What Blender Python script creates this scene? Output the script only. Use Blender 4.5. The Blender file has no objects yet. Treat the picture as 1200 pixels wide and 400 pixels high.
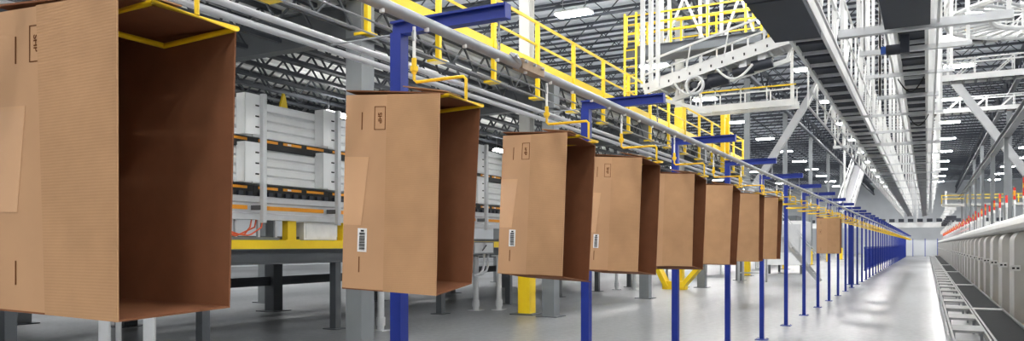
import bpy, math, random
from mathutils import Vector, Matrix
random.seed(7)
sc = bpy.context.scene

# ---------------------------------------------------------------- camera, world, exposure
cam_d = bpy.data.cameras.new('camera'); cam = bpy.data.objects.new('camera', cam_d)
sc.collection.objects.link(cam); sc.camera = cam
cam.location = (0, 0, 1.65)
cam.rotation_euler = (math.radians(90), 0, math.radians(28.369))
cam_d.sensor_width = 36; cam_d.lens = 27.0
cam_d.shift_y = 87 / 1200
cam_d.clip_end = 400
w = bpy.data.worlds.new('world'); sc.world = w; w.use_nodes = True
w.node_tree.nodes['Background'].inputs[0].default_value = (.75, .82, .9, 1)
w.node_tree.nodes['Background'].inputs[1].default_value = .3
sc.view_settings.view_transform = 'Standard'; sc.view_settings.look = 'None'
sc.view_settings.gamma = 1; sc.view_settings.use_curve_mapping = False
sc.view_settings.exposure = 0.93
HIGH_BAY = 86.0      # radiance of the high-bay lenses
STRIP = 26.0          # radiance of the strip lights under the mezzanine
sc.cycles.use_denoising = True
sc.cycles.max_bounces = 6; sc.cycles.diffuse_bounces = 4; sc.cycles.glossy_bounces = 3

# ---------------------------------------------------------------- materials
MATS = {}
def lin(c):
    return tuple((x / 12.92 if x <= .04045 else ((x + .055) / 1.055) ** 2.4) for x in c)
def mat(name, rgb, rough=.5, metal=0., var=.06, scale=6., bump=0., emit=0., spec=.5, wave=None, stretch=None):
    if name in MATS: return MATS[name]
    m = bpy.data.materials.new(name); m.use_nodes = True; nt = m.node_tree; N = nt.nodes; L = nt.links
    b = N['Principled BSDF']; rgb = lin([x / 255 for x in rgb])
    b.inputs['Roughness'].default_value = rough; b.inputs['Metallic'].default_value = metal
    b.inputs['Specular IOR Level'].default_value = spec
    tc = N.new('ShaderNodeTexCoord'); n = N.new('ShaderNodeTexNoise')
    n.inputs['Scale'].default_value = scale; n.inputs['Detail'].default_value = 5
    src = tc.outputs['Object']
    if stretch:
        mp = N.new('ShaderNodeMapping'); mp.inputs['Scale'].default_value = stretch
        L.new(src, mp.inputs['Vector']); src = mp.outputs['Vector']
    L.new(src, n.inputs['Vector'])
    r = N.new('ShaderNodeValToRGB'); r.color_ramp.elements[0].position = .3; r.color_ramp.elements[1].position = .7
    r.color_ramp.elements[0].color = tuple(max(0, x * (1 - var)) for x in rgb) + (1,)
    r.color_ramp.elements[1].color = tuple(min(1, x * (1 + var)) for x in rgb) + (1,)
    L.new(n.outputs['Fac'], r.inputs['Fac']); L.new(r.outputs['Color'], b.inputs['Base Color'])
    hsrc = n.outputs['Fac']
    if wave:
        wv = N.new('ShaderNodeTexWave'); wv.bands_direction = 'Z'; wv.inputs['Scale'].default_value = wave
        wv.inputs['Distortion'].default_value = .6; wv.inputs['Detail'].default_value = 1
        L.new(tc.outputs['Object'], wv.inputs['Vector'])
        mx = N.new('ShaderNodeMath'); mx.operation = 'ADD'
        L.new(wv.outputs['Fac'], mx.inputs[0]); L.new(n.outputs['Fac'], mx.inputs[1]); hsrc = mx.outputs[0]
        mc = N.new('ShaderNodeMixRGB'); mc.blend_type = 'MULTIPLY'; mc.inputs['Fac'].default_value = .06
        L.new(r.outputs['Color'], mc.inputs['Color1']); L.new(wv.outputs['Color'], mc.inputs['Color2'])
        L.new(mc.outputs['Color'], b.inputs['Base Color'])
    if bump:
        bp = N.new('ShaderNodeBump'); bp.inputs['Strength'].default_value = bump; bp.inputs['Distance'].default_value = .004
        L.new(hsrc, bp.inputs['Height']); L.new(bp.outputs['Normal'], b.inputs['Normal'])
    if emit:
        b.inputs['Emission Color'].default_value = (1, .985, .96, 1); b.inputs['Emission Strength'].default_value = emit
    MATS[name] = m; return m

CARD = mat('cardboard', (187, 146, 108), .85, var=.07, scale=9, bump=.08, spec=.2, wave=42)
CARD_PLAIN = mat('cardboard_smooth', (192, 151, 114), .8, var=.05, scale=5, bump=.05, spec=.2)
CARD_SHADED = mat('cardboard_inside_shaded', (132, 88, 63), .9, var=.06, scale=14, bump=.06, spec=.1)  # same kraft as outside, with the shade inside the boxes put into the colour
CARD_EDGE = mat('cardboard_edge', (214, 170, 128), .9, spec=.1)
TAPE = mat('clear_tape', (214, 170, 130), .22, var=.03, spec=.6)
INK = mat('brown_ink', (108, 66, 38), .9, spec=.1)
BLACKINK = mat('black_ink', (22, 22, 24), .8, spec=.1)
PAPER = mat('label_paper', (238, 238, 236), .6)
BLUE = mat('blue_paint', (18, 46, 142), .42, var=.05, scale=3)
YEL = mat('yellow_paint', (255, 214, 34), .4, var=.05, scale=4)
YELBAR = mat('yellow_bar', (252, 206, 30), .35, var=.08, scale=20)
GALV = mat('galvanised_steel', (164, 167, 171), .45, .6, var=.08, scale=12)
SILVER = mat('silver_paint', (206, 208, 210), .45, .25, var=.05, scale=5)
WHITE = mat('white_paint', (226, 227, 226), .5, var=.04, scale=3)
WHITEP = mat('white_panel', (236, 238, 238), .4, var=.04, scale=2.5)
NYLON = mat('white_nylon', (240, 240, 238), .4)
GREY = mat('grey_steel_paint', (124, 128, 131), .45, var=.05, scale=3)
DGREY = mat('dark_grey_paint', (86, 90, 94), .5, var=.06, scale=3)
LGREY = mat('light_column_paint', (200, 200, 196), .5, var=.04, scale=2)
JOIST = mat('dark_joist_paint', (74, 78, 84), .55, var=.1, scale=5)
RJOIST = mat('roof_joist_paint', (66, 71, 80), .55, var=.1, scale=5)
BLACK = mat('black_steel', (15, 16, 18), .6, var=.1, scale=8)
DPAN = mat('dark_pan', (46, 52, 62), .6, var=.12, scale=2)
ORANGE = mat('orange_label', (240, 158, 30), .45)
ORCABLE = mat('orange_cable', (226, 96, 52), .5)
RED = mat('red_lens', (226, 52, 44), .3)
AMBER = mat('amber_lens', (240, 160, 50), .3)
TAN = mat('tan_board', (220, 190, 160), .7, var=.1, scale=20)
RUBBER = mat('belt_rubber', (36, 39, 41), .8, var=.12, scale=10, bump=.1, spec=.15)
CABINET = mat('cabinet_paint', (204, 202, 198), .4, var=.03, scale=1.5)
HOODM = mat('hood_paint', (216, 215, 212), .35, var=.03, scale=1.5)
BRONZE = mat('bronze_sleeve', (150, 126, 100), .4, .4, var=.15, scale=30)
DECK = mat('deck_sheet', (226, 228, 226), .5, .1, var=.05, scale=3)
ROOFD = mat('roof_sheet', (214, 219, 226), .5, .1, var=.06, scale=2)
LENS = mat('highbay_lens', (255, 255, 255), .3, emit=HIGH_BAY)
TUBEL = mat('strip_lens', (255, 255, 255), .3, emit=STRIP)
WALLM = mat('wall_panel', (200, 204, 208), .6, var=.05, scale=.5)
BRACE = mat('brace_paint', (168, 170, 172), .45, var=.04, scale=2)
RUNG = mat('rung_steel', (150, 152, 152), .6, .2, var=.08, scale=6)
MOTOR = mat('motor_black', (44, 48, 58), .45, var=.1, scale=8)

# polished concrete floor
def concrete():
    m = bpy.data.materials.new('polished_concrete'); m.use_nodes = True; nt = m.node_tree; N = nt.nodes; L = nt.links
    b = N['Principled BSDF']; tc = N.new('ShaderNodeTexCoord')
    a = N.new('ShaderNodeTexNoise'); a.inputs['Scale'].default_value = .3; a.inputs['Detail'].default_value = 5; a.inputs['Roughness'].default_value = .5
    mp = N.new('ShaderNodeMapping'); mp.inputs['Scale'].default_value = (1, .22, 1)
    L.new(tc.outputs['Object'], mp.inputs['Vector']); L.new(mp.outputs['Vector'], a.inputs['Vector'])
    f = N.new('ShaderNodeTexNoise'); f.inputs['Scale'].default_value = 9; f.inputs['Detail'].default_value = 6
    L.new(tc.outputs['Object'], f.inputs['Vector'])
    mix = N.new('ShaderNodeMath'); mix.operation = 'MULTIPLY_ADD'; mix.inputs[1].default_value = .3
    L.new(f.outputs['Fac'], mix.inputs[0]); L.new(a.outputs['Fac'], mix.inputs[2])
    r = N.new('ShaderNodeValToRGB'); r.color_ramp.elements[0].position = .52; r.color_ramp.elements[1].position = .76
    r.color_ramp.elements[0].color = lin((.40, .41, .42)) + (1,); r.color_ramp.elements[1].color = lin((.60, .61, .62)) + (1,)
    L.new(mix.outputs[0], r.inputs['Fac']); L.new(r.outputs['Color'], b.inputs['Base Color'])
    rr = N.new('ShaderNodeMapRange'); rr.inputs['To Min'].default_value = .26; rr.inputs['To Max'].default_value = .36; b.inputs['Specular IOR Level'].default_value = .26
    L.new(a.outputs['Fac'], rr.inputs['Value']); L.new(rr.outputs['Result'], b.inputs['Roughness'])
    return m
FLOORM = concrete()

# ---------------------------------------------------------------- mesh helpers
LOC = {}
def V(*a): return Vector(a)
class MB:
    def __init__(s): s.v = []; s.f = []
    def quad(s, a, b, c, d):
        n = len(s.v); s.v += [Vector(a), Vector(b), Vector(c), Vector(d)]; s.f.append((n, n+1, n+2, n+3)); return s
    def hexa(s, p):                      # 8 points: bottom 4 (ccw), top 4
        n = len(s.v); s.v += [Vector(q) for q in p]
        s.f += [(n+3, n+2, n+1, n), (n+4, n+5, n+6, n+7), (n, n+1, n+5, n+4), (n+1, n+2, n+6, n+5), (n+2, n+3, n+7, n+6), (n+3, n, n+4, n+7)]
        return s
    def box(s, x0, x1, y0, y1, z0, z1):
        return s.hexa([(x0,y0,z0),(x1,y0,z0),(x1,y1,z0),(x0,y1,z0),(x0,y0,z1),(x1,y0,z1),(x1,y1,z1),(x0,y1,z1)])
    def cb(s, c, sx, sy, sz): return s.box(c[0]-sx/2, c[0]+sx/2, c[1]-sy/2, c[1]+sy/2, c[2]-sz/2, c[2]+sz/2)
    def beam(s, p, q, w_, h_, up=(0,0,1)):
        p = Vector(p); q = Vector(q); d = (q-p).normalized(); u = Vector(up)
        if abs(d.dot(u)) > .98: u = Vector((0,1,0))
        r = d.cross(u).normalized(); u = r.cross(d).normalized(); r *= w_/2; u *= h_/2
        return s.hexa([p-r-u, p+r-u, q+r-u, q-r-u, p-r+u, p+r+u, q+r+u, q-r+u])
    def ibeam(s, p, q, w_, h_, t=.02):
        p = Vector(p); q = Vector(q); d = (q-p).normalized(); u = Vector((0,0,1)) if abs(d.z) < .9 else Vector((0,1,0))
        r = d.cross(u).normalized(); u = r.cross(d).normalized()
        for k in (-1, 1): s.beam(p+u*k*(h_/2-t/2), q+u*k*(h_/2-t/2), w_, t, u)
        s.beam(p, q, t, h_-2*t, u); return s
    def poly(s, pts, r, n=8, closed=False):
        pts = [Vector(p) for p in pts]; m = len(pts); base = len(s.v); prev = None
        for i, p in enumerate(pts):
            if closed: t = (pts[(i+1) % m]-pts[i-1]).normalized()
            else:
                t = (pts[min(i+1, m-1)]-pts[max(i-1, 0)]).normalized()
            if prev is None:
                a = Vector((0,0,1)) if abs(t.z) < .9 else Vector((1,0,0)); x = t.cross(a).normalized()
            else: x = (prev - t*prev.dot(t)).normalized()
            prev = x; y = t.cross(x); k = 1.
            if 0 < i < m-1 or closed:
                e1 = (pts[i]-pts[i-1]).normalized(); k = 1/max(.5, math.sqrt(max(0, (1+e1.dot((pts[(i+1) % m]-pts[i]).normalized()))/2)))
            for j in range(n):
                an = 2*math.pi*j/n; s.v.append(p + (x*math.cos(an)+y*math.sin(an))*r*min(k, 1.25))
        for i in range(m if closed else m-1):
            A = base+i*n; B = base+((i+1) % m)*n
            for j in range(n): s.f.append((A+j, A+(j+1) % n, B+(j+1) % n, B+j))
        if not closed:
            s.f.append(tuple(base+j for j in range(n))[::-1]); s.f.append(tuple(base+(m-1)*n+j for j in range(n)))
        return s
    def tube(s, p, q, r, n=8): return s.poly([p, q], r, n)
    def extr(s, prof, axis, a0, a1):     # closed 2D profile extruded along axis ('x' uses (y,z), 'y' uses (x,z), 'z' uses (x,y))
        n = len(prof); b = len(s.v)
        for a in (a0, a1):
            for (p, q) in prof:
                s.v.append(V(a, p, q) if axis == 'x' else V(p, a, q) if axis == 'y' else V(p, q, a))
        s.f.append(tuple(b+i for i in range(n))); s.f.append(tuple(b+n+i for i in range(n))[::-1])
        for i in range(n): s.f.append((b+i, b+n+i, b+n+(i+1) % n, b+(i+1) % n))
        return s
    def slab(s, a, b, c, d, t):          # quad a,b,c,d (ccw seen from outside) thickened inward by t
        a, b, c, d = map(Vector, (a, b, c, d)); n = (b-a).cross(d-a).normalized()*t
        return s.hexa([a-n, b-n, c-n, d-n, a, b, c, d])
    def build(s, name, m, parent=None, smooth=False):
        me = bpy.data.meshes.new(name); off = LOC.get(parent, Vector((0,0,0))) if parent else Vector((0,0,0))
        me.from_pydata([tuple(p-off) for p in s.v], [], s.f); me.materials.append(m)
        if smooth:
            me.polygons.foreach_set('use_smooth', [True]*len(me.polygons)); me.update()
            try: me.set_sharp_from_angle(angle=math.radians(40))
            except Exception: pass
        me.validate(); o = bpy.data.objects.new(name, me); sc.collection.objects.link(o)
        if parent: o.parent = parent; LOC[o] = off
        else: LOC[o] = Vector((0,0,0))
        return o
def tag(o, label, cat, group=None, kind=None):
    if label: o['label'] = label
    if cat: o['category'] = cat
    if group: o['group'] = group
    if kind: o['kind'] = kind
    return o
def thing(name, label, cat, loc=(0,0,0), group=None):
    o = bpy.data.objects.new(name, None); sc.collection.objects.link(o); o.location = loc; LOC[o] = Vector(loc)
    o.empty_display_size = .1
    return tag(o, label, cat, group)
def struct(o): o['kind'] = 'structure'; return o
def copy_tree(o, parent=None):
    c = o.copy(); sc.collection.objects.link(c); c.parent = parent
    for ch in o.children: copy_tree(ch, c)
    return c
def part_copy(o, dx, dy, dz):            # a repeat of a part, shifted, sharing its mesh
    c = o.copy(); sc.collection.objects.link(c); c.location = (o.location.x+dx, o.location.y+dy, o.location.z+dz); LOC[c] = LOC[o]
    for ch in o.children:
        k = ch.copy(); sc.collection.objects.link(k); k.parent = c
    return c
ORD = ['first', 'second', 'third', 'fourth', 'fifth', 'sixth', 'seventh', 'eighth', 'ninth', 'tenth', 'eleventh', 'twelfth', 'thirteenth', 'fourteenth', 'fifteenth', 'sixteenth']

# ================================================================= THE BUILDING
fl = MB().quad((-45, -30, 0), (24, -30, 0), (24, 150, 0), (-45, 150, 0)).build('floor', FLOORM); struct(fl)
wb = MB().box(-45, 24, 150, 150.2, 0, 12.6).build('wall_back', WALLM); struct(wb)
MB().box(-45, 24, -30.2, -30, 0, 12.6).build('wall_front', WALLM)['kind'] = 'structure'
MB().box(-45.2, -45, -30, 150, 0, 12.6).build('wall_left', WALLM)['kind'] = 'structure'
MB().box(24, 24.2, -30, 150, 0, 12.6).build('wall_right', WALLM)['kind'] = 'structure'

# roof: ribbed deck sheet, joists across the aisle, girders along it
prof = []
y = -30
ce = MB(); n = 0
while y < 150:
    for (y0, y1, z0, z1) in ((y, y+.3, 12.3, 12.3), (y+.3, y+.4, 12.3, 12.42), (y+.4, y+.7, 12.42, 12.42), (y+.7, y+.8, 12.42, 12.3)):
        ce.quad((-45, y0, z0), (-45, y1, z1), (24, y1, z1), (24, y0, z0))
    y += .8
ceil = struct(ce.build('ceiling', ROOFD))
jm = MB()
for z, hh in ((12.2, .09), (11.45, .09)):
    for dy in (-.035, .035): jm.box(-44.9, 23.9, dy-.025, dy+.025, z-hh/2, z+hh/2)
x = -44.9; k = 0
while x < 23.2:
    a = (x, 0, 11.47 if k % 2 == 0 else 12.18); b = (x+.75, 0, 12.18 if k % 2 == 0 else 11.47)
    jm.beam(a, b, .04, .04); x += .75; k += 1
j0 = jm.build('roof_joist', RJOIST, ceil)
j0.location.y = 6
for i in range(1, 74):
    part_copy(j0, 0, i*1.75, 0)
for gx in (-35, -22, -8.2, 4.3, 17):
    g = MB()
    for z in (11.5, 10.5):
        g.box(gx-.12, gx+.12, -29.9, 149.9, z-.08, z+.08)
    y = -29.9; k = 0
    while y < 148:
        g.beam((gx, y, 10.5 if k % 2 == 0 else 11.5), (gx, y+1.4, 11.5 if k % 2 == 0 else 10.5), .09, .09); y += 1.4; k += 1
    g.build('roof_girder', RJOIST, ceil)

# high-bay lights
def highbay():
    t = thing('high_bay_light', '', 'ceiling light', (0, 0, 0), 'high bay lights under the roof')
    MB().box(-.72, .72, -.32, .32, .03, .12).build('housing', WHITE, t)
    MB().box(-.7, .7, -.3, .3, -.02, .03).build('lens', LENS, t)
    for sx in (-.5, .5): MB().tube((sx, 0, .12), (sx, 0, 1.34), .012, 6).build('hanger_wire', GALV, t)
    return t
hb = highbay(); first = True
ROWS = [(-26.5, 'the far left light row'), (-12.5, 'the light row above the mezzanine'), (-5.5, 'the light row left of the overhead conveyors'), (-19.5, 'the light row behind the mezzanine'), (1.5, 'the light row over the aisle'), (8.5, 'the inner right light row'), (15.5, 'the outer right light row')]
for (lx, rowname) in ROWS:
    for i in range(15):
        ly = {1.5: -16.1, 8.5: -16.1, -5.5: -8.7}.get(lx, -13.2) + 10.4*i
        o = hb if first else copy_tree(hb); first = False
        o.location = (lx, ly, 10.95)
        vis = {-12.5: {4: 'large glowing high bay light above the yellow guardrail, nearest in its row', 5: 'glowing high bay light beside the yellow platform gate'},
               1.5: {6: 'glowing high bay light right of the dark overhead belt, nearest over the aisle', 7: 'second glowing high bay light over the aisle, below the nearest one', 8: 'third glowing high bay light over the aisle'}}
        o['label'] = vis.get(lx, {}).get(i, 'white rectangular high bay light in ' + rowname)

# building columns with yellow guards
def building_column(x, y, label, guards, group='tall building columns', w_=.27, top=10.5, m=LGREY):
    t = thing('building_column', label, 'column', (x, y, 0), group)
    MB().ibeam((x, y, .02), (x, y, top), w_, w_, .03).build('shaft', m, t)
    MB().box(x-.3, x+.3, y-.3, y+.3, 0, .025).build('base_plate', DGREY, t)
    for (z0, z1) in guards:
        g = MB()
        for sx in (-1, 1): g.box(x+sx*.145-.01, x+sx*.145+.01, y-.155, y+.155, z0, z1)
        for sy in (-1, 1): g.box(x-.135, x+.135, y+sy*.145-.01, y+sy*.145+.01, z0, z1)
        g.build('column_guard', YEL, t)
    return t
cl = {16.2: 'tall pale grey column with yellow guard at its foot, seen past third box',
      29.0: 'tall pale grey column wrapped in yellow guard on the mezzanine deck',
      41.6: 'tall grey column carrying the left diagonal roof brace', 54.0: 'slim far grey column just right of the left roof brace',
      66.8: 'far grey column, second one right of the left roof brace'}
for y in (16.2, 29.0, 41.6, 54.0, 66.8, 79.5, 92.2):
    g = [(0.03, 1.3)] + ([(5.5, 6.9)] if y == 29.0 else [])
    building_column(-8.35, y, cl.get(y, 'distant grey building column left of the blue posts'), g, m=LGREY if y < 35 else GREY)
cr = {41.6: 'grey column at the right edge carrying the right diagonal roof brace', 54.0: 'grey column above the signal towers, nearer of two',
      66.8: 'grey column above the signal towers, farther of two'}
for y in (41.6, 54.0, 66.8, 79.5, 92.2):
    building_column(4.3, y, cr.get(y, 'distant grey building column right of the aisle'), [], m=GREY)
tag(MB().beam((-8.15, 41.6, 4.4), (-4.75, 41.6, 9.95), .34, .34).build('roof_brace', BRACE), 'thick grey diagonal brace leaning up right from the left column', 'brace', 'diagonal roof braces')
tag(MB().beam((4.2, 41.6, 4.5), (.72, 41.6, 9.95), .34, .34).build('roof_brace', BRACE), 'thick grey diagonal brace leaning up left from the right edge', 'brace', 'diagonal roof braces')

# ================================================================= MEZZANINE
MX = -7.6
mz = thing('mezzanine', 'raised steel mezzanine floor on grey beams above the sorter', 'mezzanine', (MX, 9.2, 0))
YB = [-4.3, 2.45, 9.2, 15.95, 22.7, 29.45, 36.2]
for i in range(len(YB)-1):
    m = MB(); x = MX
    while x > -17:                        # ribbed sheet, ribs along the aisle
        for (x0, x1, z0, z1) in ((x, x-.12, 5.4, 5.4), (x-.12, x-.16, 5.4, 5.46), (x-.16, x-.28, 5.46, 5.46), (x-.28, x-.32, 5.46, 5.4)):
            m.quad((x0, YB[i]+.01, z0), (x0, YB[i+1]-.01, z0), (x1, YB[i+1]-.01, z1), (x1, YB[i]+.01, z1))
        x -= .32
    m.box(-17, MX, YB[i]+.01, YB[i+1]-.01, 5.47, 5.52)
    m.build('deck_panel', DECK, mz)
jm = MB()
for i in range(len(YB)-1):
    a, b = YB[i]+.17, YB[i+1]-.17
    for z in (5.36, 4.9):
        for dx in (-.03, .03): jm.box(MX+dx-.02, MX+dx+.02, a, b, z-.03, z+.03)
    nn = 16; st = (b-a)/nn
    for k in range(nn):
        jm.beam((MX, a+k*st, 4.92 if k % 2 == 0 else 5.34), (MX, a+(k+1)*st, 5.34 if k % 2 == 0 else 4.92), .03, .03)
j0 = jm.build('joist', JOIST, mz)
for i in range(1, 13): part_copy(j0, -.75*i, 0, 0)
g0 = MB().ibeam((-17, YB[0], 5.05), (MX-.16, YB[0], 5.05), .22, .56, .025).build('girder', DGREY, mz)
for y in YB[1:]: part_copy(g0, 0, y-YB[0], 0)
ml = {2: 'thick grey mezzanine column behind the second cardboard box', 3: 'grey mezzanine column with base plate under the third box',
      4: 'grey mezzanine column with base plate under the fourth box', 5: 'dark mezzanine column under the fifth box',
      6: 'small grey mezzanine column under the seventh box'}
for i, y in enumerate(YB):
    if i == 0: continue
    for x in (MX, -16.6):
        t = thing('mezzanine_column', ml.get(i, 'grey mezzanine column') if x == MX else 'grey rear mezzanine column in the shade behind the sorter', 'column', (x, y, 0), 'mezzanine columns' if x == MX else 'rear mezzanine columns')
        MB().box(x-.15, x+.15, y-.15, y+.15, .02, 5.4 if i != 2 else 5.4).build('shaft', GREY, t)
        MB().box(x-.26, x+.26, y-.26, y+.26, 0, .02).build('base_plate', DGREY, t)
        MB().box(x-.22, x+.22, y-.17, y+.17, 4.74, 4.77).build('cap_plate', DGREY, t)
# guard rail of the mezzanine edge
gr = thing('guardrail', 'long yellow guardrail along the mezzanine edge above the boxes', 'railing', (-7.5, 9, 5.4))
GX = -7.42
MB().box(GX-.025, GX+.025, -4.3, 36.2, 6.43, 6.48).build('top_rail', YEL, gr)
MB().box(GX-.02, GX+.02, -4.3, 36.2, 5.95, 5.99).build('middle_rail', YEL, gr)
MB().box(GX-.015, GX+.01, -4.3, 36.2, 5.38, 5.64).build('toe_board', YEL, gr)
p0 = MB().box(GX-.04, GX+.04, -.04, .04, 4.84, 6.46).build('post', YEL, gr)
MB().box(GX-.16, GX+.1, -.12, .12, 4.8, 4.84).build('foot_plate', YEL, p0)
p0.location.y = 7.23
for k in range(-3, 16):
    if k: part_copy(p0, 0, 1.92*k, 0)
MB().box(-9.4, GX, 36.16, 36.2, 6.43, 6.48).build('end_rail', YEL, gr)
# strip lights under the mezzanine; unseen front row added to light the sorter panels
sl0 = None
for i, (x, y) in enumerate([(x, y) for x in (-9.1, -11.35) for y in (.1, 6.85, 13.6 if x > -10 else 13.0, 20.35, 27.1, 33.4)]):
    if sl0 is None:
        t = thing('strip_light', '', 'ceiling light', (0, 0, 0), 'strip lights under the mezzanine')
        MB().box(-.025, .025, -.42, .42, .06, .09).build('housing', WHITE, t)
        for sy in (-.3, .3): MB().tube((0, sy, .09), (0, sy, .42), .008, 6).build('hanger_rod', GALV, t)
        MB().box(-.075, .075, -.4, .4, 0, .06).build('lens', TUBEL, t); sl0 = t
    else: t = copy_tree(sl0)
    t.location = (x, y, 4.46)
    t['label'] = 'glowing strip light below the mezzanine, just left of the thick grey column' if i == 8 else 'strip light fixed below the mezzanine joists, front row added to light the sorter'

# ================================================================= CARTON CONVEYOR
RX, RZ = -1.91, 2.61
rail = thing('conveyor_rail', 'long silver overhead tube rail the cardboard boxes hang from', 'rail', (RX, 0, RZ))
MB().tube((RX, -4, RZ), (RX, 3.62, RZ), .026, 14).build('tube', GALV, rail, True)
MB().tube((RX, 3.84, RZ), (RX, 122, RZ), .026, 14).build('tube', GALV, rail, True)
MB().box(RX-.03, RX+.03, 3.6, 3.86, RZ-.025, RZ+.03).build('splice_sleeve', BRONZE, rail)
m = MB()
for y in (3.63, 3.73, 3.83): m.tube((RX-.04, y, RZ+.015), (RX+.045, y, RZ+.015), .009, 6)
m.build('splice_bolt', GALV, rail)
MB().poly([(RX+.012, 3.5, RZ+.03), (RX+.03, 3.5, RZ+.02), (RX+.03, 3.56, RZ+.0), (RX+.01, 3.56, RZ+.04)], .012, 6).build('rail_clamp', GALV, rail)
r0 = MB().poly([(RX+.005, 0, RZ-.02), (RX+.005, 0, RZ-.036)], .011, 8).build('roller', NYLON, rail)
r0.location.y = 1.2
for k in range(1, 60): part_copy(r0, 0, .31*k, 0)
tag(MB().tube((-3.0, -4, 3.024), (-3.0, 122, 3.024), .006, 6).build('cable', GALV), 'thin upper silver cable running above the rail behind the blue posts', 'cable')
tag(MB().tube((-3.0, -4, 2.945), (-3.0, 122, 2.945), .006, 6).build('cable', GALV), 'thin lower silver cable just above the two silver pipes', 'cable')
tag(MB().tube((-3.0, -4, 2.826), (-3.0, 122, 2.826), .018, 10).build('pipe', SILVER, None, True), 'upper of two thick silver pipes behind the blue posts', 'pipe')
tag(MB().tube((-3.0, -4, 2.765), (-3.0, 122, 2.765), .018, 10).build('pipe', SILVER, None, True), 'lower of two thick silver pipes behind the blue posts', 'pipe')

# blue posts
def blue_post():
    t = thing('support_post', '', 'post', (-2.52, 0, 0), 'blue posts holding the rail')
    x = -2.52
    MB().box(x-.035, x+.035, -.035, .035, .012, 2.79).build('upright', BLUE, t)
    MB().box(x-.1, x+.1, -.1, .1, 0, .012).build('base_plate', BLUE, t)
    m = MB()
    for sx in (-.075, .075):
        for sy in (-.075, .075): m.tube((x+sx, sy, .012), (x+sx, sy, .03), .009, 6)
    m.build('anchor_bolt', GALV, t)
    a = MB().extr([(-.03, 2.785), (.03, 2.785), (.03, 2.797), (.006, 2.797), (.006, 2.849), (.03, 2.849), (.03, 2.861), (-.03, 2.861), (-.03, 2.849), (-.006, 2.849), (-.006, 2.797), (-.03, 2.797)], 'x', x-.04, -1.85).build('arm', BLUE, t)
    MB().box(-1.852, -1.846, -.03, .03, 2.785, 2.861).build('end_plate', BLUE, a)
    MB().tube((x-.03, 0, 2.795), (-3.0, 0, 2.795), .005, 6).build('pipe_bracket', GALV, t)
    MB().tube((RX, .02, 2.88), (RX, .02, 2.72), .006, 6).build('hanger_rod', GALV, t)
    m = MB()
    for i in range(3):
        z = 2.715-.03*i; q = []
        for k in range(10):
            an = 2*math.pi*k/10
            q.append((RX+(math.cos(an)*.009 if i % 2 else 0), .02+(0 if i % 2 else math.cos(an)*.009), z+math.sin(an)*.02))
        m.poly(q, .0035, 5, True)
    m.build('chain', GALV, t)
    return t
bp = blue_post()
pl = {0: 'near blue post left of the frame', 1: 'blue post rising behind the second cardboard box', 2: 'blue post standing right of the third cardboard box', 3: 'blue post standing between the fourth and fifth boxes',
      4: 'blue post behind the sixth cardboard box', 5: 'blue post below and behind the eighth box'}
for k in range(1, 46):
    o = bp if k == 1 else copy_tree(bp)
    o.location = (-2.52, 3.378+2.606*(k-1), 0)
    o['label'] = pl.get(k) or ('%s free-standing blue post past the eighth cardboard box' % ORD[k-6] if k-6 < 12 else 'distant slim blue post in the dense row toward the aisle end')
t = thing('blue_column', 'wide blue column among the slim far blue posts', 'column', (-2.75, 34.6, 0))
MB().ibeam((-2.75, 34.6, .02), (-2.75, 34.6, 3.0), .2, .2, .02).build('shaft', BLUE, t)
MB().box(-2.9, -2.6, 34.45, 34.75, 0, .02).build('base_plate', BLUE, t)
t = thing('safety_fence', 'blue mesh-like fence panels low between the distant blue posts', 'fence', (-2.6, 48, 0))
for i in range(14):
    y0 = 40+5.2*i
    m = MB(); m.box(-2.62, -2.58, y0, y0+5.1, 1.45, 1.55); m.box(-2.62, -2.58, y0, y0+5.1, .4, .5)
    for k in range(20): m.box(-2.61, -2.59, y0+.05+k*.26, y0+.09+k*.26, .4, 1.5)
    m.build('fence_panel', BLUE, t)

# carriers
def carrier():
    t = thing('box_carrier', '', 'carrier', (RX, 0, RZ), 'yellow carriers hanging from the rail')
    MB().tube((RX, 0, 2.574), (RX, 0, 2.43), .007, 8).build('drop_rod', NYLON, t)
    m = MB(); q = [(RX, .0+math.cos(2*math.pi*k/10)*.012, 2.535+math.sin(2*math.pi*k/10)*.022) for k in range(10)]; m.poly(q, .0045, 5, True)
    m.build('chain_link', GALV, t)
    m = MB()
    for (z0, z1, r_) in ((2.375, 2.385, .012), (2.385, 2.405, .018), (2.405, 2.44, .011)): m.tube((RX, 0, z0), (RX, 0, z1), r_, 10)
    m.build('swivel', YELBAR, t)
    xo = -1.652
    MB().poly([(RX, 0, 2.4), (RX, 0, 2.35), (RX+.012, 0, 2.338), (xo-.012, 0, 2.338), (xo, 0, 2.326), (xo, 0, 2.242)], .0065, 8).build('hanger_bar', YELBAR, t, True)
    MB().poly([(xo, -.13, 2.238), (xo, .13, 2.238), (-1.95, .13, 2.228), (-1.95, -.13, 2.228)], .0065, 8, True).build('ring', YELBAR, t, True)
    return t

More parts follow.
